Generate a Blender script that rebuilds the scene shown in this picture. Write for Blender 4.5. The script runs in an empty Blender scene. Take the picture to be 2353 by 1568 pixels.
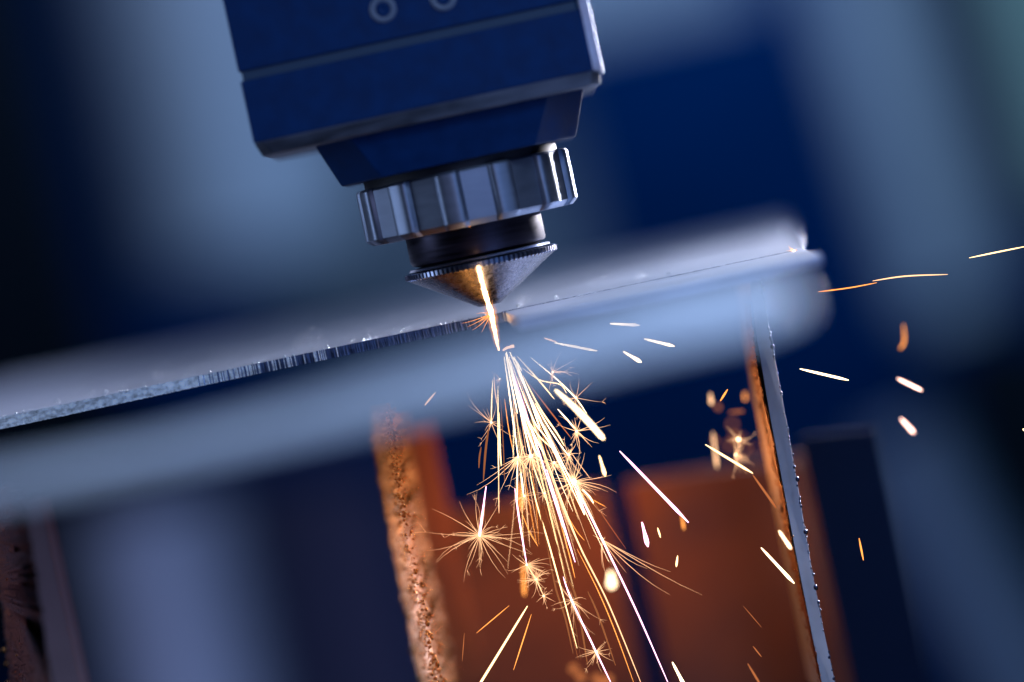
import bpy, bmesh, math, random
from mathutils import Vector, Matrix, noise
random.seed(7)
sc = bpy.context.scene
COL = sc.collection
K = 0.084            # millimetres per unit of the photo drawing grid (2353 wide) at the cutting head
MM = 0.001
R = math.radians

# ------------------------------------------------------------------ camera
PZ = -14*K                                # height of the plate's top surface, mm (nozzle tip plane is z = 0)
D = 800.0
ROLL = R(12.1)
cr, sr = math.cos(ROLL), math.sin(ROLL)
def uv(px, py):                            # photo grid -> (x, z) mm in the plane of the head
    dx, dy = px-1128, py-712
    return (dx*cr - dy*sr)*K, -(dx*sr + dy*cr)*K
cx_, cz_ = uv(1176.5, 784)
CT = Vector((cx_, 0, cz_))
CAM = Vector((cx_, -D, PZ + 21.0))
F = (CT-CAM).normalized()
r0 = F.cross(Vector((0, 0, 1))).normalized(); u0 = r0.cross(F)
RT = r0*cr - u0*sr
UP = r0*sr + u0*cr
cam = bpy.data.cameras.new('camera'); cam_o = bpy.data.objects.new('camera', cam); COL.objects.link(cam_o)
DD = (CT-CAM).length
cam.sensor_width = 36; cam.lens = 36*DD/(2353*K)
cam.clip_start = 0.01; cam.clip_end = 50
cam.dof.use_dof = True; cam.dof.focus_distance = (DD-6)*MM
cam.dof.aperture_fstop = cam.lens/(400*K)
m = Matrix((RT, UP, -F)).transposed().to_4x4(); m.translation = CAM*MM
cam_o.matrix_world = m
sc.camera = cam_o
def W(px, py, s=-6.0):                     # a place in the workshop (mm): s = how far behind the head's plane
    d = DD+s; q = d/DD*K
    return CAM + F*d + RT*((px-1176.5)*q) - UP*((py-784)*q)

# ------------------------------------------------------------------ world, exposure
w = bpy.data.worlds.new('World'); sc.world = w; w.use_nodes = True
w.node_tree.nodes['Background'].inputs[0].default_value = (0.0, 0.05, 0.30, 1)
w.node_tree.nodes['Background'].inputs[1].default_value = 0.012
sc.view_settings.view_transform = 'Standard'; sc.view_settings.look = 'None'
sc.view_settings.exposure = 0; sc.view_settings.gamma = 1
sc.cycles.use_denoising = True
sc.cycles.sample_clamp_indirect = 1.5
sc.cycles.max_bounces = 5
sc.cycles.caustics_reflective = False; sc.cycles.caustics_refractive = False
sc.cycles.filter_width = 1.5

# ------------------------------------------------------------------ lamps
def area(name, loc, target, size, power, col, sy=None, spread=180):
    l = bpy.data.lights.new(name, 'AREA'); l.energy = power; l.color = col
    l.shape = 'RECTANGLE'; l.size = size*MM; l.size_y = (sy or size)*MM; l.spread = R(spread)
    o = bpy.data.objects.new(name, l); COL.objects.link(o)
    o.location = Vector(loc)*MM
    o.rotation_euler = (Vector(target)-Vector(loc)).to_track_quat('-Z', 'Y').to_euler()
    return o
def point(name, loc, power, col, rad=2.0):
    l = bpy.data.lights.new(name, 'POINT'); l.energy = power; l.color = col; l.shadow_soft_size = rad*MM
    o = bpy.data.objects.new(name, l); COL.objects.link(o); o.location = Vector(loc)*MM
    return o
area('rim_lamp', (330, 330, 330), (20, 0, 10), 200, 2.2, (0.74, 0.82, 1.0))
area('corner_fill', (190, 260, 60), (60, 20, 0), 60, 0.75, (0.95, 0.92, 1.0), spread=80)  # added out of view to brighten the plate's right corner
area('plate_fill', (-220, 520, 160), (-60, 60, 0), 200, 0.10, (0.60, 0.68, 1.0))  # added to lift the left of the plate, no visible source
area('left_fill', (-420, -60, 100), (0, 0, 10), 160, 0.5, (0.50, 0.66, 1.0), 300)  # unseen softbox added for sheen on the left of cone and nut
area('front_fill', (340, -700, 200), (0, 0, 40), 300, 0.27, (0.04, 0.30, 1.0), 300)  # added blue fill that brings out the navy of the housing
area('front_strip_fill', (30, -640, 200), (0, 0, 20), 90, 0.25, (0.62, 0.62, 1.0), 200)  # added for the soft bands of sheen on the nut
area('overhead_fill', (120, -250, 190), (75, -250, 0), 110, 0.50, (0.46, 0.66, 1.0))  # added above the foreground strip to make it bright
area('column_fill', W(420, -600, 2250), W(560, 330, 3000), 300, 2.9, (0.60, 0.70, 1.0))  # unseen fill added for the blurred column
area('beam_fill', W(1350, -700, 2500), W(1400, 0, 3000), 200, 0.75, (0.50, 0.56, 1.0))  # unseen fill added for the cross beam
area('door_fill', W(2050, -650, 2150), W(2120, 250, 3000), 300, 5.6, (0.46, 0.72, 1.0))  # unseen fill added for the pillar and door at right
area('wall_fill', W(1600, -1300, 4700), W(1500, 300, 6900), 400, 42, (0.02, 0.45, 1.0))  # added blue area light that tints the back wall
area('low_fill', W(420, 2000, 1120), W(420, 1480, 1500), 150, 0.95, (0.62, 0.62, 1.0))  # added below the view to brighten the round post
area('guard_fill', W(2900, 1500, 900), W(2250, 1300, 1500), 150, 0.95, (0.28, 0.55, 1.0))  # unseen fill added for the slanting guard tube
area('lower_front_fill', (230, -420, -170), (40, 0, -60), 120, 0.30, (0.34, 0.50, 1.0))  # added bluish fill for the upright face and slats
point('spark_glow', W(1125, 1210, 12), 0.0046, (1.0, 0.38, 0.08), 3)
point('fan_glow', W(1500, 1150, -2), 0.008, (1.0, 0.42, 0.14), 3)
point('jet_glow', W(1320, 1110, 108), 0.075, (1.0, 0.30, 0.08), 6)
point('cut_glow', W(1122, 735, -14), 0.0003, (1.0, 0.40, 0.12), 0.6)

# ------------------------------------------------------------------ materials
def mat(name, col, rough=0.5, metal=0.0, bump=None, var=0.0, vs=200, spec=0.5, emis=None, es=0, aniso=0, stretch=(1,1,1)):
    m = bpy.data.materials.new(name); m.use_nodes = True
    nt = m.node_tree; b = nt.nodes['Principled BSDF']
    b.inputs['Base Color'].default_value = (*col, 1); b.inputs['Roughness'].default_value = rough
    b.inputs['Metallic'].default_value = metal; b.inputs['Specular IOR Level'].default_value = spec
    b.inputs['Anisotropic'].default_value = aniso
    tc = nt.nodes.new('ShaderNodeTexCoord'); mp = nt.nodes.new('ShaderNodeMapping')
    mp.inputs['Scale'].default_value = stretch
    nt.links.new(tc.outputs['Object'], mp.inputs['Vector'])
    n = nt.nodes.new('ShaderNodeTexNoise'); n.inputs['Scale'].default_value = vs; n.inputs['Detail'].default_value = 6
    nt.links.new(mp.outputs[0], n.inputs['Vector'])
    if var:
        mr = nt.nodes.new('ShaderNodeMapRange'); mr.inputs['To Min'].default_value = 1-var; mr.inputs['To Max'].default_value = 1+var
        mr.inputs['From Min'].default_value = 0.3; mr.inputs['From Max'].default_value = 0.7
        nt.links.new(n.outputs['Fac'], mr.inputs['Value'])
        mx = nt.nodes.new('ShaderNodeVectorMath'); mx.operation = 'SCALE'; mx.inputs[0].default_value = col
        nt.links.new(mr.outputs[0], mx.inputs['Scale']); nt.links.new(mx.outputs[0], b.inputs['Base Color'])
        r2 = nt.nodes.new('ShaderNodeMath'); r2.operation = 'MULTIPLY'; r2.inputs[0].default_value = rough
        nt.links.new(mr.outputs[0], r2.inputs[1]); nt.links.new(r2.outputs[0], b.inputs['Roughness'])
    if bump:
        bp = nt.nodes.new('ShaderNodeBump'); bp.inputs['Strength'].default_value = bump; bp.inputs['Distance'].default_value = 0.0003
        nt.links.new(n.outputs['Fac'], bp.inputs['Height']); nt.links.new(bp.outputs[0], b.inputs['Normal'])
    return m
def glow(name, col, strength):
    m = bpy.data.materials.new(name); m.use_nodes = True; nt = m.node_tree
    nt.nodes.remove(nt.nodes['Principled BSDF'])
    e = nt.nodes.new('ShaderNodeEmission'); e.inputs[0].default_value = (*col, 1); e.inputs[1].default_value = strength
    nt.links.new(e.outputs[0], nt.nodes['Material Output'].inputs[0])
    m.cycles.emission_sampling = 'NONE'
    return m
M = dict(
    housing=mat('navy_painted_housing', (0.002, 0.030, 0.125), 0.5, 0, bump=0.12, var=0.15, vs=300, spec=0.12),
    trim=mat('worn_grey_edge', (0.12, 0.14, 0.19), 0.42, 0.6, var=0.35, vs=120, stretch=(1, 1, 4)),
    edge=mat('bright_bevel', (0.42, 0.48, 0.62), 0.35, 0.7, var=0.25, vs=150),
    seam=mat('seam_dark', (0.015, 0.05, 0.11), 0.6), rim=mat('screw_rim', (0.13, 0.17, 0.26), 0.5),
    black=mat('black_gasket', (0.006, 0.008, 0.018), 0.6),
    steel=mat('brushed_steel', (0.27, 0.31, 0.40), 0.46, 1, bump=0.04, var=0.05, vs=150, stretch=(1, 1, 6)),
    sleeve=mat('dark_sleeve', (0.035, 0.03, 0.05), 0.38, 0.8, bump=0.1, var=0.3, vs=100, stretch=(1, 1, 14)),
    cone=mat('scratched_copper_cone', (0.20, 0.20, 0.24), 0.27, 1, bump=0.15, var=0.35, vs=420, stretch=(3, 3, 0.6)),
    knurl=mat('knurled_rim', (0.35, 0.38, 0.50), 0.28, 1),
    plate=mat('sheet_steel', (0.46, 0.53, 0.70), 0.42, 1, bump=0.5, var=0.25, vs=160, stretch=(0.5, 3, 3)),
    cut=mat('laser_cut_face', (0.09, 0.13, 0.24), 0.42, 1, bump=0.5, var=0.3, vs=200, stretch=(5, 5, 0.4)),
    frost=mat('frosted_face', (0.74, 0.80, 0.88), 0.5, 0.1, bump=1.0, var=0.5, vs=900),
    strip=mat('pale_strip', (0.62, 0.68, 0.78), 0.55, 0.0, var=0.1, vs=30),
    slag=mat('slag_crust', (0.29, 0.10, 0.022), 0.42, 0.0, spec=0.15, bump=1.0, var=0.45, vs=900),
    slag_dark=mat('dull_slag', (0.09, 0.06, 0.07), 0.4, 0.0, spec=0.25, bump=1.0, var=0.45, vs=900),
    bead=mat('molten_bead', (0.62, 0.27, 0.07), 0.16, 1.0),
    droplet=mat('dark_droplet', (0.10, 0.12, 0.2), 0.08, 1),
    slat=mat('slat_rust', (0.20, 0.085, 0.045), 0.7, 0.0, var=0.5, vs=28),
    slat_glow=mat('slat_glow', (0.36, 0.13, 0.045), 0.7, 0.0, var=0.2, vs=60), slat_mauve=mat('slat_mauve', (0.26, 0.17, 0.19), 0.7, 0.0, var=0.2, vs=60),  # first slat colour carries the orange glow of the sparks
    slat_blue=mat('slat_bluegrey', (0.48, 0.50, 0.60), 0.5, 0.0, var=0.15, vs=60),
    spatter=mat('bright_spatter', (0.62, 0.70, 0.80), 0.32, 0.5),
    wall=mat('navy_wall', (0.0004, 0.016, 0.050), 0.9, 0, var=0.2, vs=3, spec=0),
    dark=mat('shade_backdrop', (0.0005, 0.003, 0.007), 0.8, 0, var=0.2, vs=20, spec=0.05),
    dark_slat=mat('dark_slat', (0.004, 0.014, 0.045), 0.8, spec=0.1),
    pane=mat('grey_panel', (0.17, 0.23, 0.31), 0.8, 0, var=0.15, vs=4),
    pane2=mat('dim_panel', (0.08, 0.12, 0.18), 0.8, 0, var=0.15, vs=4), pane3=mat('violet_panel', (0.10, 0.10, 0.2), 0.8, 0, var=0.15, vs=4),
    paneg=mat('greenish_panel', (0.14, 0.24, 0.22), 0.8, 0, var=0.15, vs=4),
)
G = dict(
    white=glow('white_hot', (1.0, 0.73, 0.42), 5.5), pink=glow('pink_hot', (1.0, 0.48, 0.72), 4.5), rose=glow('rose_hot', (1.0, 0.58, 0.48), 6),
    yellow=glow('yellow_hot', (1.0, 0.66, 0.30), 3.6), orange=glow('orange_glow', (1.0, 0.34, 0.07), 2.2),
    peach=glow('peach_glow', (1.0, 0.55, 0.28), 2.2), dim=glow('dim_orange', (1.0, 0.30, 0.10), 0.55),
    brown=glow('brown_glow', (1.0, 0.33, 0.12), 0.35), beam=glow('streak_white', (1.0, 0.62, 0.30), 8),
    halo=glow('streak_orange', (1.0, 0.30, 0.05), 2.0), ray=glow('ray_glow', (1.0, 0.52, 0.26), 1.6),
)

# ------------------------------------------------------------------ builders (coordinates in mm)
def link(name, me, parent=None, m=None, smooth=False):
    o = bpy.data.objects.new(name, me); COL.objects.link(o)
    if m: me.materials.append(m)
    if smooth:
        for p in me.polygons: p.use_smooth = True
    if parent: o.parent = parent
    return o
def mesh(name, verts, faces, m=None, parent=None, smooth=False, base=None):
    base = Vector(base) if base is not None else Vector((0, 0, 0))
    me = bpy.data.meshes.new(name)
    me.from_pydata([tuple((Vector(v)-base)*MM) for v in verts], [], faces); me.update()
    o = link(name, me, parent, m, smooth)
    if base.length: o.location = base*MM
    return o
def fixn(o):
    bm = bmesh.new(); bm.from_mesh(o.data); bmesh.ops.recalc_face_normals(bm, faces=bm.faces); bm.to_mesh(o.data); bm.free(); return o
def bevel(o, wmm, seg=2):
    b = o.modifiers.new('bevel', 'BEVEL'); b.width = wmm*MM; b.segments = seg; b.limit_method = 'ANGLE'; b.angle_limit = R(30); return o
def smooth_angle(o, ang=35):
    bm = bmesh.new(); bm.from_mesh(o.data)
    for e in bm.edges:
        if len(e.link_faces) == 2 and e.calc_face_angle(0) > R(ang): e.smooth = False
    for f in bm.faces: f.smooth = True
    bm.to_mesh(o.data); bm.free(); return o
def tag(o, label=None, cat=None, group=None, kind=None):
    if label: o['label'] = label
    if cat: o['category'] = cat
    if group: o['group'] = group
    if kind: o['kind'] = kind
    return o
def empty(name, loc): 
    o = bpy.data.objects.new(name, None); o.empty_display_size = 0.01; COL.objects.link(o); o.location = Vector(loc)*MM; return o
def box(name, x0, x1, y0, y1, z0, z1, m, parent=None, bv=0.3):
    v = [(x, y, z) for z in (z0, z1) for y in (y0, y1) for x in (x0, x1)]
    f = [(0, 2, 3, 1), (4, 5, 7, 6), (0, 1, 5, 4), (2, 6, 7, 3), (0, 4, 6, 2), (1, 3, 7, 5)]
    c = Vector(((x0+x1)/2, (y0+y1)/2, z0)) if parent is None else None
    o = mesh(name, v, f, m, parent, base=c)
    return bevel(o, bv) if bv else o
def rev(name, prof, m, parent, n=128, rf=None, ang=25, a0=0.0):    # prof: (radius, z) down the axis; rf(theta, j) scales radius
    v = []; f = []
    for j, (r, z) in enumerate(prof):
        for i in range(n):
            t = 2*math.pi*i/n
            rr = rf(t, j, r) if rf else r
            v.append((rr*math.sin(t), -rr*math.cos(t), z))
    for j in range(len(prof)-1):
        for i in range(n):
            a, b = j*n+i, j*n+(i+1) % n
            f.append((a, b, b+n, a+n))
    f.append(tuple(range(n))); f.append(tuple(range((len(prof)-1)*n, len(prof)*n)))
    o = mesh(name, v, f, m, parent)
    fixn(o); return smooth_angle(o, ang)

# ================================================================== the setting behind
def vert_panel(name, p_tl, p_tr, length, s, m, thick=30, s2=None, label=None, cat='panel', kind=None, par=None, lean=0.0, group=None):
    a = W(*p_tl, s); b = W(*p_tr, s if s2 is None else s2)
    dn = Vector((math.sin(lean), 0, -math.cos(lean)))*length
    n = (b-a).cross(dn).normalized()
    if n.y < 0: n = -n
    q = [a, b, b+dn, a+dn]; v = q+[p+n*thick for p in q]
    f = [(0, 1, 2, 3), (4, 7, 6, 5), (0, 4, 5, 1), (1, 5, 6, 2), (2, 6, 7, 3), (3, 7, 4, 0)]
    o = fixn(mesh(name, v, f, m, par, base=(a+b)/2+dn if par is None else None))
    bevel(o, min(2.0, thick/6))
    return tag(o, label, cat, group, kind) if par is None else o
vert_panel('dark_backdrop', (-1100, -900), (-120, -900), 900, 2600, M['dark'], 80, label='nearly black panel added for the light falloff along the left edge', cat='cabinet')  # dark sheet standing in for the falling light at left
vert_panel('dark_backdrop', (2150, 760), (3000, 700), 900, 2600, M['dark'], 80, label='nearly black panel added for the unlit background at the lower right', cat='cabinet')  # second dark sheet, standing in for shade in the lower right corner
bw = box('wall', -6000, 6000, 6000, 6100, -5000, 5000, M['wall'], None, 5); tag(bw, kind='structure')
def column(name, top, r, s, length, m, label, cat, lean=0.0):
    c = W(*top, s); rr = r*K*(DD+s)/DD
    prof = [(0, 0), (1, 0), (1, 1), (0, 1)]
    v = []; f = []; n = 48
    ax = Vector((math.sin(lean), 0, -math.cos(lean)))
    sd = Vector((math.cos(lean), 0, math.sin(lean)))
    for k in (0, 1):
        for i in range(n):
            t = 2*math.pi*i/n; v.append(c+ax*(length*k)+sd*(rr*math.cos(t))+Vector((0, rr*math.sin(t), 0)))
    for i in range(n): f.append((i, (i+1) % n, n+(i+1) % n, n+i))
    f += [tuple(range(n)), tuple(range(n, 2*n))]
    o = fixn(mesh(name, v, f, m, base=c+ax*length)); smooth_angle(o, 40)
    return tag(o, label, cat)
column('machine_column', (365, -500), 262, 3000, 440, M['pane'], 'wide pale grey round column blurred far behind the left of the cutting head', 'column')
vert_panel('machine_cabinet', (560, 300), (1250, 150), 260, 3300, M['pane2'], 60, label='dim blue-grey cabinet blurred behind the scalloped nut', cat='cabinet')
vert_panel('machine_beam', (700, -400), (1600, -600), 235, 3000, M['pane'], 60, label='pale cross beam blurred behind the top right of the cutting head', cat='beam')
column('machine_pillar', (1850, -450), 105, 3000, 480, M['pane'], 'blurred pale blue round pillar right of the cutting head', 'pillar', R(4.8))
vert_panel('machine_door', (1880, -400), (2500, -530), 440, 3400, M['pane2'], 50, label='dim blue-grey door blurred behind the pale pillar at right', cat='door')
column('side_pillar', (2310, -400), 95, 2900, 330, M['paneg'], 'blurred greenish round pillar in the top right corner', 'pillar', R(3))
column('guard_rail', (2060, 980), 95, 1500, 420, M['pane'], 'blurred blue-grey tube slanting down across the lower right corner', 'guard rail', R(16))
column('round_post', (345, 1160), 175, 1500, 420, M['pane'], 'blurred pale blue round post under the plate at lower left', 'post')
vert_panel('storage_cabinet', (150, 1120), (900, 1080), 360, 1900, M['pane3'], 60, label='dim violet-blue cabinet blurred behind the pale post', cat='cabinet')

# slats below the plate, lit by the sparks
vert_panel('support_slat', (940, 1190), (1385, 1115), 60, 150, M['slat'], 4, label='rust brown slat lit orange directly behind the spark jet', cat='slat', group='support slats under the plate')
vert_panel('support_slat', (860, 985), (985, 955), 60, 115, M['slat_glow'], 1.2, label='slat edge with dull red spark glow in its colour, blurred just right of the glowing slag upright', cat='slat', group='support slats under the plate')  # orange spark glow is put into this slat's colour
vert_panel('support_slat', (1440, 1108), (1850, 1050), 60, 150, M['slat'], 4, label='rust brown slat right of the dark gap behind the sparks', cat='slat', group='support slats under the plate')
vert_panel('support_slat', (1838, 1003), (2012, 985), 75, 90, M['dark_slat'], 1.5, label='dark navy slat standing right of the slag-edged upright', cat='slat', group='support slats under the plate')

# ================================================================== plate
xr = uv(1830, 580)[0]; xl = -135; T = 1.9
xb = uv(1158, 715)[0]
far = 330.0
pl = [(xl, 0), (xb, 0), (xb+2, -60), (xr, -60), (xr+1.5, 0), (xr+22, far), (xl, far)]
random.seed(3)
v = [(x, y, PZ) for x, y in pl]+[(x, y, PZ-T) for x, y in pl]; n = len(pl)
f = [tuple(range(n)), tuple(range(2*n-1, n-1, -1))]+[(i, i+n, (i+1) % n+n, (i+1) % n) for i in range(n)]
plate_t = empty('steel_plate', (0, 0, PZ-T)); tag(plate_t, 'large pale steel plate being cut directly under the laser nozzle', 'steel plate')
def child(o, par):
    o.parent = par; o.location = o.location-par.location; return o
o = fixn(mesh('sheet', v, f, M['plate'])); bevel(o, 0.15); child(o, plate_t)
# laser cut face, a ribbon with irregular striations standing 0.05 mm proud
vv = []; ff = []; N = 700
for i in range(N+1):
    x = xl+(xb-0.3-xl)*i/N
    d = 0.10+0.10*abs(noise.noise(Vector((x*3.1, 0, 1))))+0.06*random.random()
    top = 0.05*noise.noise(Vector((x*0.8, 3, 0)))
    q = max(0.0, min(1.0, (-38-x)/60)); q = q*q*(3-2*q)
    vv += [(x, -d, PZ+0.01+top), (x, -d-0.06*random.random()-1.5*q, PZ-T*0.5-0.1*q), (x, -d+0.03-3.2*q, PZ-T-0.12*random.random()-0.2*q)]
    if i: 
        a = 3*(i-1); ff += [(a, a+3, a+4, a+1), (a+1, a+4, a+5, a+2)]
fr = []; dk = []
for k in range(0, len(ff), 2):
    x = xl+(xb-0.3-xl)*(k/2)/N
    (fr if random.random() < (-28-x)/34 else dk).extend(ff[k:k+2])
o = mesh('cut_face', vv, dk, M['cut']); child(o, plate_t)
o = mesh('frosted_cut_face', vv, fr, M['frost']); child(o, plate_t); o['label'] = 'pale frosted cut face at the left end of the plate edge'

# burr ridge / kerf scribe ahead of the cut
def blob_mesh(name, items, m, parent=None, sub=1, base=None):
    bm = bmesh.new(); base = Vector(base) if base is not None else Vector((0, 0, 0))
    for p, r in items:
        mt = Matrix.Translation((Vector(p)-base)*MM) @ Matrix.Diagonal((*(Vector(r)*MM), 1))
        bmesh.ops.create_icosphere(bm, subdivisions=sub, radius=1, matrix=mt)
    me = bpy.data.meshes.new(name); bm.to_mesh(me); bm.free()
    o = link(name, me, parent, m, True)
    if base.length: o.location = base*MM
    return o
items = []
for i in range(260):
    x = random.uniform(xl, xb-2); y = abs(random.gauss(0, 1))*(3 if random.random() < .6 else 22)
    r = random.uniform(0.05, 0.16)*(1+0.8*(random.random() < .1))
    items.append(((x, y, PZ+r*0.7), (r, r, r*random.uniform(.7, 1.5))))
for i in range(34):
    x = random.choice((-80, -62, -40, -36, -22, 8, 30))+random.gauss(0, 5); y = random.uniform(14, 52); r = random.uniform(.15, .38)
    items.append(((x, y, PZ+r*.8), (r, r, r)))
tag(blob_mesh('metal_spatter', items, M['spatter'], sub=1), 'bright grains of spatter strewn along the cut edge of the plate', 'spatter', kind='stuff')
items = []
for i in range(330):
    x = random.uniform(xb, xr); y = random.gauss(0, 0.5)
    items.append(((x, y, PZ+0.02), (random.uniform(.1, .8), .08, random.uniform(.03, .13))))
o = blob_mesh('kerf_burr', items, M['cut'], sub=1); o['kind'] = 'stuff'; child(o, plate_t)

# foreground strip, far in front of the focal plane
pts = [(-250, 1165, 34), (0, 1110, 32), (350, 1045, 31), (700, 962, 36), (1130, 850, 52), (1500, 742, 66), (1740, 695, 58), (1840, 680, 30)]
vv = []; ff = []
SN = -243
for px, py, h in pts:
    a = W(px-h*.21, py-h, SN+10); b = W(px+h*.21, py+h, SN-4)
    vv += [a, b, b+Vector((0, 8, -1)), a+Vector((0, 8, -1))]
for i in range(len(pts)-1):
    for k in range(4): ff.append((4*i+k, 4*i+(k+1) % 4, 4*i+4+(k+1) % 4, 4*i+4+k))
ff += [(0, 1, 2, 3), tuple(4*len(pts)-4+k for k in (3, 2, 1, 0))]
o = fixn(mesh('foreground_strip', vv, ff, M['strip'], base=W(800, 1000, SN))); bevel(o, 1.0, 3)
tag(o, 'pale steel strip, completely blurred, crossing the foreground below the cut edge', 'metal strip')

# ================================================================== laser cutting head
head = empty('laser_cutting_head', (0, 0, 0)); tag(head, 'dark blue laser cutting head with scalloped steel nut and pointed nozzle', 'cutting head')
yf = -27.0
x0, x1 = -436*K, 349*K; z0 = 446*K; ztop = 1050*K
def prism(name, pts, y0, y1, m, parent, bv=0.2):
    n = len(pts); v = [(x, y0, z) for x, z in pts]+[(x, y1, z) for x, z in pts]
    f = [tuple(range(n)), tuple(range(2*n-1, n-1, -1))]+[(i, (i+1) % n, (i+1) % n+n, i+n) for i in range(n)]
    o = fixn(mesh(name, v, f, m, parent)); return bevel(o, bv) if bv else o
def cbox(name, x0, x1, y0, y1, z0, z1, ch, m, bv=0.2, bot=0.0):
    cl = 0.35
    ring = [(x0+cl, y0), (x1-ch, y0), (x1, y0+ch), (x1, y1), (x0, y1), (x0, y0+cl)]
    v = [(x, y, z0) for x, y in ring]+[(x, y, z1) for x, y in ring]; n = 6
    f = [tuple(range(n)), tuple(range(2*n-1, n-1, -1))]+[(i, (i+1) % n, (i+1) % n+n, i+n) for i in range(n)]
    o = fixn(mesh(name, v, f, m, head)); return bevel(o, bv) if bv else o
cbox('housing', x0, x1, yf, 38, 479*K, 618*K, 1.6, M['housing'])
cbox('upper_housing', x0, x1, yf, 38, 640*K, ztop, 1.6, M['housing'])
cbox('seam', x0+0.5, x1-0.5, yf+0.6, 37, 617.5*K, 640.5*K, 1.6, M['seam'], 0)
# bottom lip: sloping bright bevel all round
def frustum(name, a, za, b, zb, m, ch=0.0, bv=0.15):
    def ring(q, z):
        X0, X1, Y0, Y1, c = q
        return [(X0+c, Y0, z), (X1-c, Y0, z), (X1, Y0+c, z), (X1, Y1-c, z), (X1-c, Y1, z), (X0+c, Y1, z), (X0, Y1-c, z), (X0, Y0+c, z)]
    v = ring(a, za)+ring(b, zb); n = 8
    f = [tuple(range(n)), tuple(range(2*n-1, n-1, -1))]+[(i, (i+1) % n, (i+1) % n+n, i+n) for i in range(n)]
    o = fixn(mesh(name, v, f, m, head)); return bevel(o, bv) if bv else o
frustum('bottom_lip', (x0, x1, yf-0.2, 38, 1.6), 479*K-0.02, (x0+1.0, x1-0.4, yf+1.2, 37, 2.2), z0, M['trim'], bv=0.3)
# bright bevelled corner strip on the right
prism('corner_strip', [(x1-1.5, 479*K), (x1+0.6, 468*K), (x1+0.6, 1050*K), (x1-1.2, 1050*K)], yf+0.4, yf+5, M['edge'], head, 0.25)
c = 308*K; d = 270*K
frustum('tapered_collar', (-c, c, -c+2, c, 7), z0+0.05, (-d, d, -d+2, d, 8), 346*K, M['housing'], bv=0.25)
rev('neck', [(225*K, 350*K), (225*K, 322*K)], M['black'], head)
# screws with countersunk rims
for (px, py) in ((880, 15), (1018, -12)):
    X, Z = uv(px, py)
    X *= 0.966; Z *= 0.966
    s = empty('screw', (X, yf, Z)); s.parent = head
    for nm, prof, mm_ in (('rim', [(2.55, 0), (2.5, -0.35), (1.55, -0.35), (1.4, 0.0)], M['rim']), ('socket', [(1.35, 0.02), (1.35, -0.12), (0.8, -0.12), (0.6, -0.02)], M['housing'])):
        v = []; f = []; n = 40
        for j, (r, y) in enumerate(prof):
            for i in range(n):
                t = 2*math.pi*i/n; v.append((r*math.cos(t), y, r*math.sin(t)))
        for j in range(3):
            for i in range(n): f.append((j*n+i, j*n+(i+1) % n, (j+1)*n+(i+1) % n, (j+1)*n+i))
        f.append(tuple(range(3*n, 4*n)))
        fixn(mesh(nm, v, f, mm_, s, True))
# scalloped nut
def nut_r(t, j, r):
    a = math.degrees(t)
    ph = ((a+8.3+15) % 30)-15          # degrees from the rib centre
    x = abs(ph); y = 15-x
    base = (r-1.45)*math.cos(R(8.2))/math.cos(R(min(y, 8.2)))+0.12
    if x < 7.0: base = max(base, r-1.45+1.45*math.sqrt(max(0, 1-(x/6.9)**4)))
    return base
H = K
rev('clamp_nut', [(236*H, 328.5*H), (246*H, 327*H), (250*H, 322*H), (250*H, 212*H), (246*H, 207*H), (236*H, 199*H), (200*H, 198*H)], M['steel'], head, 720, nut_r, 22)
rev('nozzle_sleeve', [(150*H, 200*H), (158*H, 200*H), (158.5*H, 142*H), (155*H, 134*H), (140*H, 129*H), (128*H, 127*H), (126*H, 118*H)], M['sleeve'], head, 160)
rev('retaining_ring', [(134*H, 128*H), (162*H, 126*H), (166*H, 121*H), (120*H, 117*H)], M['knurl'], head, 160)
def knurl_r(t, j, r):
    if j in (0, 5): return r
    i = (t/(2*math.pi)*92) % 1
    return r - (0.95 if 0.32 < i < 0.68 else 0.0) if r > 165*H else r
rev('knurled_rim', [(150*H, 119*H), (172*H, 118*H), (178*H, 116*H), (178*H, 105*H), (174*H, 102.4*H), (150*H, 102*H)], M['knurl'], head, 92*8, knurl_r, 20)
rev('nozzle_cone', [(172*H, 102.3*H), (140*H, 83*H), (105*H, 61*H), (60*H, 33*H), (27*H, 12.5*H), (24*H, 11.5*H), (12*H, 11.5*H)], M['cone'], head, 200, None, 40)

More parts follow.
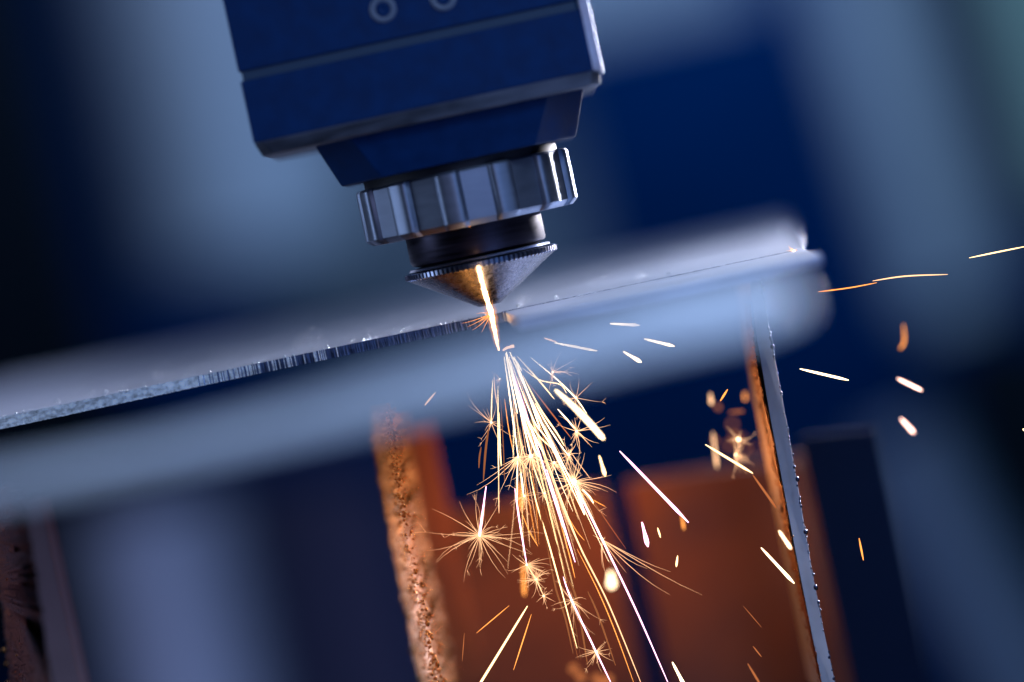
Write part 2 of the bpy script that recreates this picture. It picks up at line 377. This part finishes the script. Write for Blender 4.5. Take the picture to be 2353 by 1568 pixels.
# ================================================================== filaments
def tube_data(pts, radii, n=5):
    v = []; f = []
    for k, p in enumerate(pts):
        a = pts[max(k-1, 0)]; b = pts[min(k+1, len(pts)-1)]
        t = (b-a).normalized(); x = t.cross(F).normalized(); y = t.cross(x)
        for i in range(n):
            an = 2*math.pi*i/n; v.append(p+(x*math.cos(an)+y*math.sin(an))*radii[k])
    for k in range(len(pts)-1):
        for i in range(n): f.append((k*n+i, k*n+(i+1) % n, (k+1)*n+(i+1) % n, (k+1)*n+i))
    f.append(tuple(range(n))[::-1]); f.append(tuple(range((len(pts)-1)*n, len(pts)*n)))
    return v, f
def path(pp, s, seg=6):
    if len(pp) == 2:
        a, b = pp
        return [W(a[0]+(b[0]-a[0])*i/seg, a[1]+(b[1]-a[1])*i/seg, s if not isinstance(s, tuple) else s[0]+(s[1]-s[0])*i/seg) for i in range(seg+1)]
    out = []
    L = len(pp)-1
    for k in range(L):
        p0 = pp[max(k-1, 0)]; p1 = pp[k]; p2 = pp[k+1]; p3 = pp[min(k+2, L)]
        for i in range(seg):
            t = i/seg
            q = [0.5*((2*p1[c])+(-p0[c]+p2[c])*t+(2*p0[c]-5*p1[c]+4*p2[c]-p3[c])*t*t+(-p0[c]+3*p1[c]-3*p2[c]+p3[c])*t**3) for c in (0, 1)]
            out.append(W(q[0], q[1], s if not isinstance(s, tuple) else s[0]+(s[1]-s[0])*(k+t)/L))
    out.append(W(*pp[-1], s if not isinstance(s, tuple) else s[1]))
    return out
def wprof(n, w, kind):
    r = []
    for i in range(n):
        t = i/(n-1)
        if kind == 'rod': q = (0.50+0.5*min(1, t*1.5))*(1.0+0.12*math.sin(7*t+w)) if 0 < i < n-1 else 0.3
        elif kind == 'grow': q = 0.35+0.65*min(1, t*1.4)
        elif kind == 'fade': q = 1.0-0.8*t
        else: q = max(0.15, math.sin(math.pi*min(max(t, .03), .97))**0.5)
        r.append(w*q*K/2)
    return r
def streak(pp, w, g, s=-6.0, kind='spin', label=None, group=None, name='spark_streak', seg=6):
    p = path(pp, s, seg); v, f = tube_data(p, wprof(len(p), w, kind), 6)
    o = mesh(name, v, f, G[g], base=p[0])
    return tag(o, label, 'spark', group)
ISO = [
 ([(1402,744),(1470,748)],7,'white',-6,'short level white spark over the pale blur right of the jet, first below the plate'),
 ([(1480,779),(1550,796)],7,'white',-6,'short white spark sloping down, rightmost of those over the pale blur'),
 ([(1432,808),(1474,833)],8,'white',-6,'stubby white spark sloping down just below two others over the pale blur'),
 ([(1250,777),(1281,787)],4,'peach',-6,'tiny peach spark nearest the beam over the pale blur'),
 ([(1274,788),(1372,807)],5.5,'white',-6,'thin white spark continuing a tiny peach one beside the beam'),
 ([(1838,848),(1950,874)],6,'white',-6,'long white spark right of the slag-edged upright over the dark blue'),
 ([(2062,870),(2119,898)],6,'rose',-30,'thick rose-white spark dash at far right, upper of two'),
 ([(2070,962),(2101,996)],7,'rose',-38,'thick rose-white spark dash at far right, lower of two'),
 ([(2076,746),(2078,785),(2068,802)],5,'orange',34,'hooked orange spark hanging at far right above two rose-white dashes'),
 ([(1638,994),(1648,1076)],7,'peach',34,'thick upright orange-white spark crossed by a thin yellow one'),
 ([(1621,1022),(1730,1088)],6,'yellow',-6,'thin yellow spark crossing the thick upright one'),
 ([(1424,1037),(1582,1201)],7,'pink',-6,'long pink-white spark slanting down between the two rust brown slats'),
 ([(1276,897),(1334,950),(1388,1010)],11,'white',-26,'thickest white-yellow spark at the right side of the jet'),
 ([(1377,1047),(1391,1095)],8,'yellow',-14,'short yellow spark under the thickest white one'),
 ([(1403,1314),(1406,1352)],15,'white',-52,'fat oval white-yellow spark over the dark gap between slats'),
 ([(1475,1200),(1489,1257)],9,'pink',-8,'upright pink-white spark left of two small yellow ones'),
 ([(1511,1213),(1518,1236)],4,'yellow',-6,'tiny yellow spark right of the upright pink-white one'),
 ([(1566,1184),(1572,1218)],5,'orange',-30,'soft yellow-orange spark at the lower end of the long pink one'),
 ([(1557,1277),(1554,1303)],5,'yellow',-6,'tiny upright yellow spark low on the right slat'),
 ([(1749,1259),(1825,1341)],7,'white',-6,'long white-yellow spark slanting against the slag-edged upright'),
 ([(1790,1220),(1818,1262)],7,'white',-20,'short thick white spark just above a longer one by the slag edge'),
 ([(1789,1128),(1788,1190)],7,'orange',40,'soft upright orange spark lying on the slag edge'),
 ([(1730,1092),(1784,1168)],6,'dim',-6,'dull brown spark trail continuing the thin yellow one'),
 ([(1974,1237),(1984,1288)],4,'orange',-6,'lone thin orange spark in front of the dark navy slat'),
 ([(1880,671),(1950,662),(2015,650)],2.6,'orange',-6,'thin orange spark leaving the blurred plate corner'),
 ([(2005,646),(2080,635),(2178,631)],3,'peach',-6,'thin curved peach spark right of the plate corner'),
 ([(2227,593),(2290,580),(2360,566)],3,'yellow',-6,'thin yellow spark running out of the right edge'),
 ([(1545,1522),(1580,1590)],8,'white',-8,'white spark at the bottom edge right of the dark gap'),
 ([(1632,904),(1635,930)],8,'peach',32,'short stout orange spark, leftmost in the cluster beside the slag edge'),
 ([(1672,895),(1655,922)],4.5,'orange',-6,'small slanted orange sliver in the cluster beside the slag edge'),
 ([(1712,902),(1712,920)],7,'orange',42,'soft orange spark blot, nearest the slag edge at its top'),
 ([(1675,948),(1710,945)],6,'dim',34,'level dull orange dash beside the slag edge'),
 ([(1757,974),(1762,985)],12,'white',26,'blazing white blot on the slag edge'),
 ([(1212,1393),(1105,1568),(1090,1590)],6,'yellow',-6,'long yellow spark slanting to the lower left below the bursts'),
 ([(1221,1412),(1180,1540)],2.5,'orange',-6,'thin orange spark right of the long yellow one at lower left'),
 ([(1193,1108),(1198,1172)],7,'orange',-36,'upright orange rod in the jet, upper of two'),
 ([(1202,1296),(1205,1370)],7,'orange',-38,'upright orange rod behind the small bursts, lower of two'),
 ([(1001,902),(987,918),(976,932)],4,'peach',-6,'lone small peach spark left of the jet'),
 ([(1067,1455),(1062,1520)],2,'dim',-6,'faint upright orange scratch of light at the lower left of the sparks'),
 ([(1718,1525),(1748,1575)],5,'dim',-12,'dull orange spark at the bottom edge beside the lower slag edge'),
 ([(1730,1485),(1750,1510)],3,'dim',-6,'faint short spark just above the dull one at the bottom right'),
 ([(1708,1393),(1750,1442)],1.6,'dim',-6,'faint hairline spark low on the right slat'),
 ([(1170,1392),(1095,1455)],2,'orange',-6,'fine orange spark left of the long yellow one'),
 ([(2350,986),(2360,992)],6,'yellow',-6,'tiny yellow spark cut by the right edge'),
]
for pp, wd, g, s, lab in ISO:
    kd = 'rod' if abs(s) > 12 or wd >= 5 else 'spin'
    streak(pp, wd, g, s, kd, lab)
def c4(x, y): return ((1400+x/2.24)*.5745, (1400+y/2.24)*.5745)
def c5(x, y): return ((1800+x/1.889)*.5745, (1900+y/1.889)*.5745)
JG = 'spark streaks in the fan below the nozzle'
J4 = [
 ([(1380,60),(1440,480),(1510,980)],5,'white'),([(1395,30),(1440,280),(1500,570)],6,'white'),([(1400,20),(1560,560),(1740,940)],7,'white'),
 ([(1430,20),(1700,620),(1980,1170)],7,'white'),([(1410,60),(1530,560),(1620,960)],6,'white'),([(1500,60),(1680,260),(1830,440)],5,'yellow'),
 ([(1620,70),(1850,260),(2020,430),(2120,570)],4,'white'),([(1280,260),(1270,440),(1265,650)],4,'yellow'),([(1290,220),(1298,360),(1320,500)],3.5,'peach'),
 ([(1325,320),(1328,800),(1333,1280)],4,'yellow'),([(1335,560),(1345,900),(1355,1040)],5,'yellow'),([(1550,230),(1700,520),(1850,740),(1920,860)],6,'yellow'),
 ([(1600,300),(1800,560),(1980,790)],5,'dim'),([(1860,530),(1950,630),(2035,730)],5,'white'),([(1600,640),(1700,780),(1820,890)],5,'yellow'),
 ([(1440,100),(1640,620),(1800,860),(2100,1480)],4,'white'),([(1450,160),(1640,760),(1720,1000),(1905,1590)],5,'pink'),
 ([(1470,100),(1720,900),(1820,1180),(1960,1568)],4,'peach'),([(1500,980),(1498,1190),(1500,1350)],4,'white'),([(1470,60),(1620,460),(1700,700)],7,'white'),
 ([(1425,60),(1560,620),(1640,860),(1690,960)],6,'white'),([(1455,60),(1500,120),(1540,190)],5,'white'),([(1620,960),(1680,1150),(1775,1390)],4,'yellow'),
 ([(1350,440),(1375,900),(1385,1180)],3.5,'brown'),([(1245,680),(1215,900),(1195,1170)],8,'brown'),([(1175,870),(1160,960),(1155,1060)],6,'brown'),
 ([(1540,160),(1700,270),(1880,310),(1940,390)],4,'yellow'),([(1385,440),(1420,700),(1470,950)],3,'orange'),([(1660,480),(1760,660),(1870,830),(1960,950)],4,'white'),
 ([(1480,560),(1540,860),(1590,1000)],3,'peach'),([(1560,860),(1540,900),(1520,1000)],3,'peach'),
]
J5 = [
 ([(600,-40),(650,200),(740,500),(850,900),(960,1310)],3.5,'yellow'),([(730,-40),(840,320),(945,660)],5,'pink'),
 ([(760,-40),(870,280),(1000,580),(1200,980),(1450,1590)],4.2,'peach'),([(935,60),(1050,290),(1150,490),(1400,1010),(1660,1600)],4.5,'pink'),
 ([(960,560),(1120,880),(1250,1190),(1395,1590)],2.4,'orange'),([(490,100),(525,350),(580,680)],4.2,'pink'),
 ([(855,770),(920,950),(1100,1330),(1225,1590)],4.2,'pink'),([(735,540),(800,860),(870,1080),(930,1350)],5,'brown'),
 ([(580,680),(650,790),(707,915)],3,'peach'),([(950,120),(985,200),(1018,300)],6,'white'),([(1000,110),(1050,160),(1085,215)],4,'white'),
 ([(535,-20),(548,80),(556,165)],4,'white'),([(368,0),(368,160),(370,290)],2.6,'peach'),([(830,350),(900,600),(945,780)],2.6,'orange'),
 ([(900,330),(960,430),(1015,495)],2,'orange'),([(760,560),(830,820),(970,1400)],2,'dim'),([(540,280),(600,430),(665,540)],2.2,'orange'),
 ([(1040,120),(1150,300),(1330,560)],1.8,'dim'),([(1000,140),(1100,200),(1175,240)],2,'orange'),([(700,200),(830,600),(900,860),(990,1400)],2,'brown'),
 ([(900,800),(960,960),(1040,1440)],6,'brown'),([(1040,880),(1120,1060),(1250,1440)],5,'brown'),([(640,60),(690,330),(735,540)],3,'brown'),
]
for pp, wd, g in J4: streak([c4(*q) for q in pp], wd*0.62, g, random.uniform(-9, -2), 'spin', 'glowing streak in the dense spark fan below the nozzle', JG)
for pp, wd, g in J5: streak([c5(*q) for q in pp], wd*0.85, g, random.uniform(-8, -4), 'spin', 'glowing trail in the lower spread of the spark fan', JG)
# hair-thin fan members
random.seed(11)
for i in range(44):
    a = random.triangular(-2, 34, 17); a = R(a)
    st = random.uniform(0, 330); ln = random.uniform(90, 420)*(1-0.35*(st > 200))
    ox, oy = 1166+random.uniform(-4, 12), 800
    bend = random.uniform(-0.05, 0.03)
    p = [(ox+math.sin(a+bend*t)*(st+ln*t), oy+math.cos(a+bend*t)*(st+ln*t)) for t in (0, .5, 1)]
    streak(p, random.choice((0.7, 0.9, 1.1, 1.3)), random.choice(('peach', 'yellow', 'orange', 'peach', 'white', 'ray')), random.uniform(-14, 4), 'spin', 'hair-thin spark line in the spark fan below the nozzle', JG, seg=4)

# bursts
def burst(c, rad, nr, seed, label, g='ray', s=-6.0, long=(), bias=None, wd=1.15, fork=True, core=5):
    rnd = random.Random(seed)
    V = []; Fc = []
    def add(pts, r):
        v, f = tube_data(pts, r, 4); o = len(V); V.extend(v); Fc.extend([tuple(i+o for i in q) for q in f])
    root = empty('spark_burst', W(*c, s)); tag(root, label, 'spark burst', 'star-shaped spark bursts')
    ang = [rnd.uniform(0, 360) for _ in range(nr)] if bias is None else [rnd.gauss(bias[0], bias[1]) for _ in range(nr)]
    rays = [(a, rad*(.22+1.0*rnd.random()**1.8)) for a in ang]+list(long)
    for a, L in rays:
        a = R(a); cv = rnd.gauss(0, .16); dz = rnd.uniform(-.5, .5)*L*K*0.6
        pts = []
        for i in range(6):
            t = i/5; q = a+cv*t*t
            pts.append(W(c[0]+math.cos(q)*L*t, c[1]+math.sin(q)*L*t+4*t*t*L/60, s)+F*dz*t)
        add(pts, [wd*K/2*(1.25-1.08*t/5) for t in range(6)])
        if fork and L > rad*.45 and rnd.random() < .2:
            e = (c[0]+math.cos(a+cv)*L, c[1]+math.sin(a+cv)*L+4*L/60)
            for k in range(rnd.choice((2, 3, 4))):
                b = a+cv+rnd.uniform(-1.3, 1.3); l2 = L*rnd.uniform(.10, .26)
                add([W(*e, s)+F*dz, W(e[0]+math.cos(b)*l2, e[1]+math.sin(b)*l2, s)+F*dz], [wd*K/2*.5, wd*K/2*.2])
    o = mesh('rays', V, Fc, G[g], base=None); o.parent = root; o.matrix_parent_inverse = Matrix.Translation(-root.location)
    if core:
        o = blob_mesh('core', [(W(*c, s), (core*K/2,)*3)], G['white'], sub=2); o.parent = root; o.matrix_parent_inverse = Matrix.Translation(-root.location)
    return root
burst((1102, 1231), 95, 46, 1, 'largest spark burst, wide and orange, alone left of the jet', 'ray', -4, [(182, 125), (158, 120), (215, 130), (118, 105), (2, 125), (-2, 118), (8, 120), (20, 125), (40, 85)], wd=1.25)
streak([(1117, 1118), (1102, 1230)], 5, 'pink', -6, 'grow', 'pink-white spark standing on top of the largest burst')
burst(c5(580, 680), 52, 46, 2, 'bushy spark burst in front of the lower orange rod', 'ray', -5, bias=(70, 60))
burst(c5(650, 790), 36, 40, 3, 'small tangled burst touching the bushy one on its lower right', 'ray', -5)
burst(c5(707, 915), 22, 18, 4, 'tiny burst below the tangled one', 'ray', -5, [(25, 30)], core=4)
burst(c5(920, 950), 48, 34, 5, 'spark burst on the pink trail right of the tiny burst', 'ray', -5, [(75, 80), (68, 90), (82, 70), (35, 75)], bias=(75, 90))
burst(c5(1105, 1335), 42, 34, 6, 'lowest spark burst, near the bottom edge on the pink trail', 'ray', -5, bias=(80, 75))
burst(c5(935, 50), 62, 60, 7, 'brightest white burst at the right foot of the fan', 'peach', -6, [(-8, 90), (2, 100), (55, 95), (48, 85), (10, 80)], core=13)
burst(c5(560, 160), 34, 30, 8, 'small burst beside the upper orange rod', 'ray', -5, [(100, 60)], bias=(60, 80))
burst(c4(1505, 960), 55, 34, 9, 'burst at the left edge of the fan with long rays to lower left', 'peach', -6, [(135, 140), (145, 110), (120, 100)], bias=(100, 40))
burst(c4(1620, 950), 60, 46, 10, 'white burst in the middle of the fan', 'peach', -6, bias=(90, 70), core=9)
burst(c4(1830, 1010), 42, 30, 12, 'burst between the middle one and the brightest one', 'peach', -6, bias=(60, 60))
burst(c4(1960, 940), 40, 26, 13, 'burst above the brightest one at the right of the fan', 'peach', -6)
burst(c4(2030, 730), 48, 28, 14, 'burst below the middle of the thickest white spark', 'peach', -6, [(-20, 75), (-10, 80), (75, 65)])
burst(c4(1815, 200), 42, 16, 15, 'burst with long upright ray at the top right of the fan', 'peach', -6, [(-75, 55), (-30, 65), (-5, 60)])
burst(c4(1340, 260), 22, 12, 16, 'faint burst at the top left of the fan', 'ray', -6, core=4)
burst(c4(1265, 650), 40, 14, 17, 'burst with long upward ray left of the fan', 'ray', -6, [(222, 95), (218, 70), (70, 60), (35, 55)])
burst(c4(2025, 430), 40, 14, 18, 'burst touching the upper end of the thickest white spark', 'ray', -6, [(-45, 55), (10, 60)])
burst(c5(715, 140), 26, 16, 19, 'small burst between the upper orange rod and the brightest burst', 'ray', -6, bias=(80, 50), core=4)
burst(c5(1150, 490), 24, 10, 20, 'sparse burst sending long rays over the right slat', 'ray', -6, [(30, 250), (28, 170), (44, 190), (95, 60), (92, 80), (55, 90), (60, 60), (40, 120)], wd=1.5, fork=False, core=6)
burst((1697, 1010), 34, 16, 21, 'smoky tangled burst left of the slag edge', 'peach', 14, wd=1.5, core=9)
burst((1690, 1045), 42, 22, 22, 'curling wisp of light under the smoky burst', 'ray', 12, bias=(50, 60), wd=1.7)
burst((1824, 577), 16, 14, 33, 'tiny pale glint painted as a glowing star on the right corner of the plate', 'peach', -5, fork=False, core=5, wd=1.2)  # highlight on the plate's burr, painted as an emissive burst
# soft dots at the bottom edge
for k, (px, py) in enumerate(((1318, 1537), (1335, 1556), (1372, 1560), (1385, 1572), (1398, 1562))):
    tag(blob_mesh('spark_grain', [(W(px, py, 52), (1.0, 1.0, 1.0))], G['dim'], sub=2, base=W(px, py, 52)), 'round blurred spark grain at the bottom edge under the lowest burst', 'spark', 'blurred grains at the bottom edge')

rnd = random.Random(44)
for k in range(11):
    p = W(rnd.gauss(1695, 24), rnd.gauss(1000, 34), rnd.uniform(45, 85)); r = rnd.uniform(.35, .8)
    tag(blob_mesh('spark_grain', [(p, (r, r, r))], G['dim'], sub=2, base=p), 'faint round blurred spark grain in the hazy cluster left of the slag edge', 'spark', 'blurred grains beside the slag edge')
streak([(1076, 509), (1079, 522)], 4, 'orange', -19, 'rod', 'tiny orange reflection painted as a glowing rod under the rim of the scalloped nut')  # spark reflection on the nut, painted as an emissive rod

for (px, py, y) in ((505, 822, 34), (690, 792, 30), (720, 778, 40), (195, 895, 34), (365, 850, 38), (160, 905, 26), (1365, 640, 44), (1207, 668, 36)):
    a = W(px, py, y); k = (PZ+0.5-CAM.z)/(a.z-CAM.z)
    p = CAM+(a-CAM)*k if 0 < k < 1.6 and a.z < CAM.z else a
    tag(blob_mesh('metal_grain', [(p, (.62, .62, .62))], M['spatter'], sub=2, base=p-Vector((0, 0, .5))), 'round out-of-focus metal grain glinting on the plate just behind the cut line', 'metal grain', 'blurred grains behind the cut line')

# ragged glowing streak: painted reflection down the cone, then the beam through the kerf
random.seed(5)
bpth = [(1099,614),(1103,630),(1108,650),(1114,672),(1120,692),(1127,712),(1131,730),(1136,756),(1141,782),(1148,812)]
bw_ = [8,11,9,12,11,15,13,10,8,2]
bs = [-21,-19.5,-17,-14,-10,-6,-6,-6,-6,-6]
P_ = []; Wd = []
for i in range(len(bpth)-1):
    for k in range(5):
        t = k/5; P_.append(W(bpth[i][0]*(1-t)+bpth[i+1][0]*t+random.uniform(-.7, .7), bpth[i][1]*(1-t)+bpth[i+1][1]*t, bs[i]*(1-t)+bs[i+1]*t))
        Wd.append((bw_[i]*(1-t)+bw_[i+1]*t)*random.uniform(.85, 1.12)*K/2*.85)
v, f = tube_data(P_, Wd, 8)
beam_t = empty('beam_and_reflection', P_[-1]); tag(beam_t, 'blinding white-orange streak, a painted reflection down the nozzle cone and the beam through the plate', 'beam and reflection')
o = mesh('white_core', v, f, G['beam']); o.parent = beam_t; o.location = -P_[-1]*MM
halo_mat = bpy.data.materials.new('halo_glow'); halo_mat.use_nodes = True; nt = halo_mat.node_tree; nt.nodes.remove(nt.nodes['Principled BSDF'])  # glow fringe around the streak, painted as a see-through emissive shell
e = nt.nodes.new('ShaderNodeEmission'); e.inputs[0].default_value = (1, .36, .10, 1); e.inputs[1].default_value = 1.8
tr = nt.nodes.new('ShaderNodeBsdfTransparent'); mx = nt.nodes.new('ShaderNodeMixShader'); lw = nt.nodes.new('ShaderNodeLayerWeight'); lw.inputs[0].default_value = .5
pw = nt.nodes.new('ShaderNodeMath'); pw.operation = 'POWER'; pw.inputs[1].default_value = 2.0
iv = nt.nodes.new('ShaderNodeMath'); iv.operation = 'SUBTRACT'; iv.inputs[0].default_value = 1; nt.links.new(lw.outputs['Facing'], iv.inputs[1])
nt.links.new(iv.outputs[0], pw.inputs[0]); sc_ = nt.nodes.new('ShaderNodeMath'); sc_.operation = 'MULTIPLY'; sc_.inputs[1].default_value = 0.28
nt.links.new(pw.outputs[0], sc_.inputs[0]); nt.links.new(sc_.outputs[0], mx.inputs[0])
nt.links.new(tr.outputs[0], mx.inputs[1]); nt.links.new(e.outputs[0], mx.inputs[2]); nt.links.new(mx.outputs[0], nt.nodes['Material Output'].inputs[0])
halo_mat.cycles.emission_sampling = 'NONE'
v, f = tube_data(P_, [q*2.6 for q in Wd], 12)
o = mesh('glow_halo', v, f, halo_mat, None, True); o.parent = beam_t; o.location = -P_[-1]*MM
tag(streak([(1155, 806), (1166, 799), (1182, 795)], 7, 'peach', -8, 'rod', name='spark_streak'), 'stubby peach spark lying across the top of the fan', 'spark')
burst((1129, 722), 30, 16, 31, 'small orange flare where the beam meets the plate', 'orange', -7, [(135, 55), (150, 60), (160, 70), (120, 45)], wd=1.3, fork=False, core=12)

# ================================================================== slag crusted uprights
def crust(name, cl, s0, s1, wl, wr, m, bm_, label, amp=1.0, nb=240, seed=0, nu=46, nv=300, bsz=1.0, thick=4.0, taper=0.015):
    rnd = random.Random(seed)
    root = empty(name, W(*cl[-1], (s0+s1)/2)); tag(root, label, 'support slat', 'slag-edged uprights')
    def centre(t):
        q = t*(len(cl)-1); k = min(int(q), len(cl)-2); a = q-k
        return cl[k][0]*(1-a)+cl[k+1][0]*a, cl[k][1]*(1-a)+cl[k+1][1]*a
    def pos(u, t):
        x, y = centre(t); wob = 2.5*noise.noise(Vector((t*9, seed, 0)))
        q = 1.0 if not taper else min(1.0, 0.12+t/taper)
        return W(x+wob+(-wl+(wl+wr)*u)*q, y, s0+(s1-s0)*u)
    nrm = (pos(1, .5)-pos(0, .5)).cross(pos(.5, 1)-pos(.5, 0)).normalized()
    if nrm.dot(F) > 0: nrm = -nrm
    V = []; Fc = []
    for j in range(nv+1):
        for i in range(nu+1):
            p = pos(i/nu, j/nv)
            d = amp*(0.4*noise.noise(p*0.45)+0.6*abs(noise.noise(p*1.5))+0.4*noise.noise(p*3.6))
            V.append(p+nrm*d)
    for j in range(nv):
        for i in range(nu):
            a = j*(nu+1)+i; Fc.append((a, a+1, a+nu+2, a+nu+1))
    o0 = len(V)
    ringi = [i for i in range(nu+1)]+[j*(nu+1)+nu for j in range(1, nv+1)]+[nv*(nu+1)+i for i in range(nu-1, -1, -1)]+[j*(nu+1) for j in range(nv-1, 0, -1)]
    for r in ringi: V.append(V[r]+F*thick)
    L = len(ringi)
    for k in range(L): Fc.append((ringi[k], ringi[(k+1) % L], o0+(k+1) % L, o0+k))
    Fc.append(tuple(o0+k for k in range(L)))
    o = fixn(mesh('crust', V, Fc, m, None, True)); o.parent = root; o.matrix_parent_inverse = Matrix.Translation(-root.location)
    it = []
    for k in range(nb):
        u = min(1, max(0, rnd.gauss(.45, .25))); p = pos(u, rnd.random())+nrm*rnd.uniform(.2, 1.0)*amp
        r = rnd.uniform(.14, .42)*bsz*(1.5 if rnd.random() < .08 else 1); it.append((p, (r, r*rnd.uniform(.8, 1.2), r*rnd.uniform(.7, 1.3))))
    o = blob_mesh('slag_beads', it, bm_, sub=2); o['kind'] = 'stuff'; o.parent = root; o.matrix_parent_inverse = Matrix.Translation(-root.location)
    return root
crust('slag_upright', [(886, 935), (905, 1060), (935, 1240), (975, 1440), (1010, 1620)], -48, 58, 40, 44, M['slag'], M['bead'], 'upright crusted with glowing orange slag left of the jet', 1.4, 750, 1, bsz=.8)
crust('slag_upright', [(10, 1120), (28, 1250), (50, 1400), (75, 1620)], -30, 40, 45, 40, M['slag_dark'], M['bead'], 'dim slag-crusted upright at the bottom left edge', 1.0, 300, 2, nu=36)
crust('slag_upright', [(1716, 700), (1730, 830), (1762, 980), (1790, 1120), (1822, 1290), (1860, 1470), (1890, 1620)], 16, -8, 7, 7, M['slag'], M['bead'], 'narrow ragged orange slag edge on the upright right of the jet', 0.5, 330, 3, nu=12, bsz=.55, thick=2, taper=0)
# blue-grey face right of the narrow slag edge, with droplets down its right edge
ptsL = [(1722, 640), (1736, 760), (1770, 960), (1800, 1120), (1832, 1290), (1868, 1470), (1898, 1620)]
ptsR = [(1748, 640), (1768, 760), (1806, 960), (1834, 1120), (1862, 1290), (1893, 1450), (1930, 1620)]
root = empty('edge_upright', W(1910, 1620, 0)); tag(root, 'blue-grey upright face with beads of metal down its right edge', 'support slat')
V = []
for a, b in zip(ptsL, ptsR):
    A = W(*a, -7); B = W(*b, -2); C = B+F*6
    V += [A, B, C, A+Vector((0, 45, 0))]
Fc = []
for i in range(len(ptsL)-1):
    for k in range(4): Fc.append((4*i+k, 4*i+(k+1) % 4, 4*i+4+(k+1) % 4, 4*i+4+k))
Fc += [(0, 1, 2, 3), tuple(4*len(ptsL)-4+k for k in (3, 2, 1, 0))]
o = fixn(mesh('face', V, Fc, M['slat_blue'])); bevel(o, 0.2); o.parent = root; o.matrix_parent_inverse = Matrix.Translation(-root.location)
it = []; rnd = random.Random(9)
for k in range(150):
    t = rnd.random()*(len(ptsR)-1.001); i = int(t); a = t-i
    p = W(ptsR[i][0]*(1-a)+ptsR[i+1][0]*a+rnd.uniform(-1.5, 2), ptsR[i][1]*(1-a)+ptsR[i+1][1]*a, -7)
    r = rnd.uniform(.08, .25)*(2 if rnd.random() < .06 else 1); it.append((p, (r, r, r*rnd.uniform(1, 1.5))))
o = blob_mesh('metal_beads', it, M['droplet'], sub=2); o['kind'] = 'stuff'; o.parent = root; o.matrix_parent_inverse = Matrix.Translation(-root.location)
# brownish side face beside the left upright
vert_panel('side_slat', (28, 1150), (100, 1135), 60, 60, M['slat_mauve'], 4, label='dull purplish slat face beside the crusted upright at bottom left', cat='slat')

# the plate leans a quarter of a degree, and its spatter with it
for o in COL.objects:
    if o.parent is None and o.name in ('steel_plate', 'metal_spatter'):
        o.rotation_euler.y = R(0.25); o.location.z += 0.26*MM
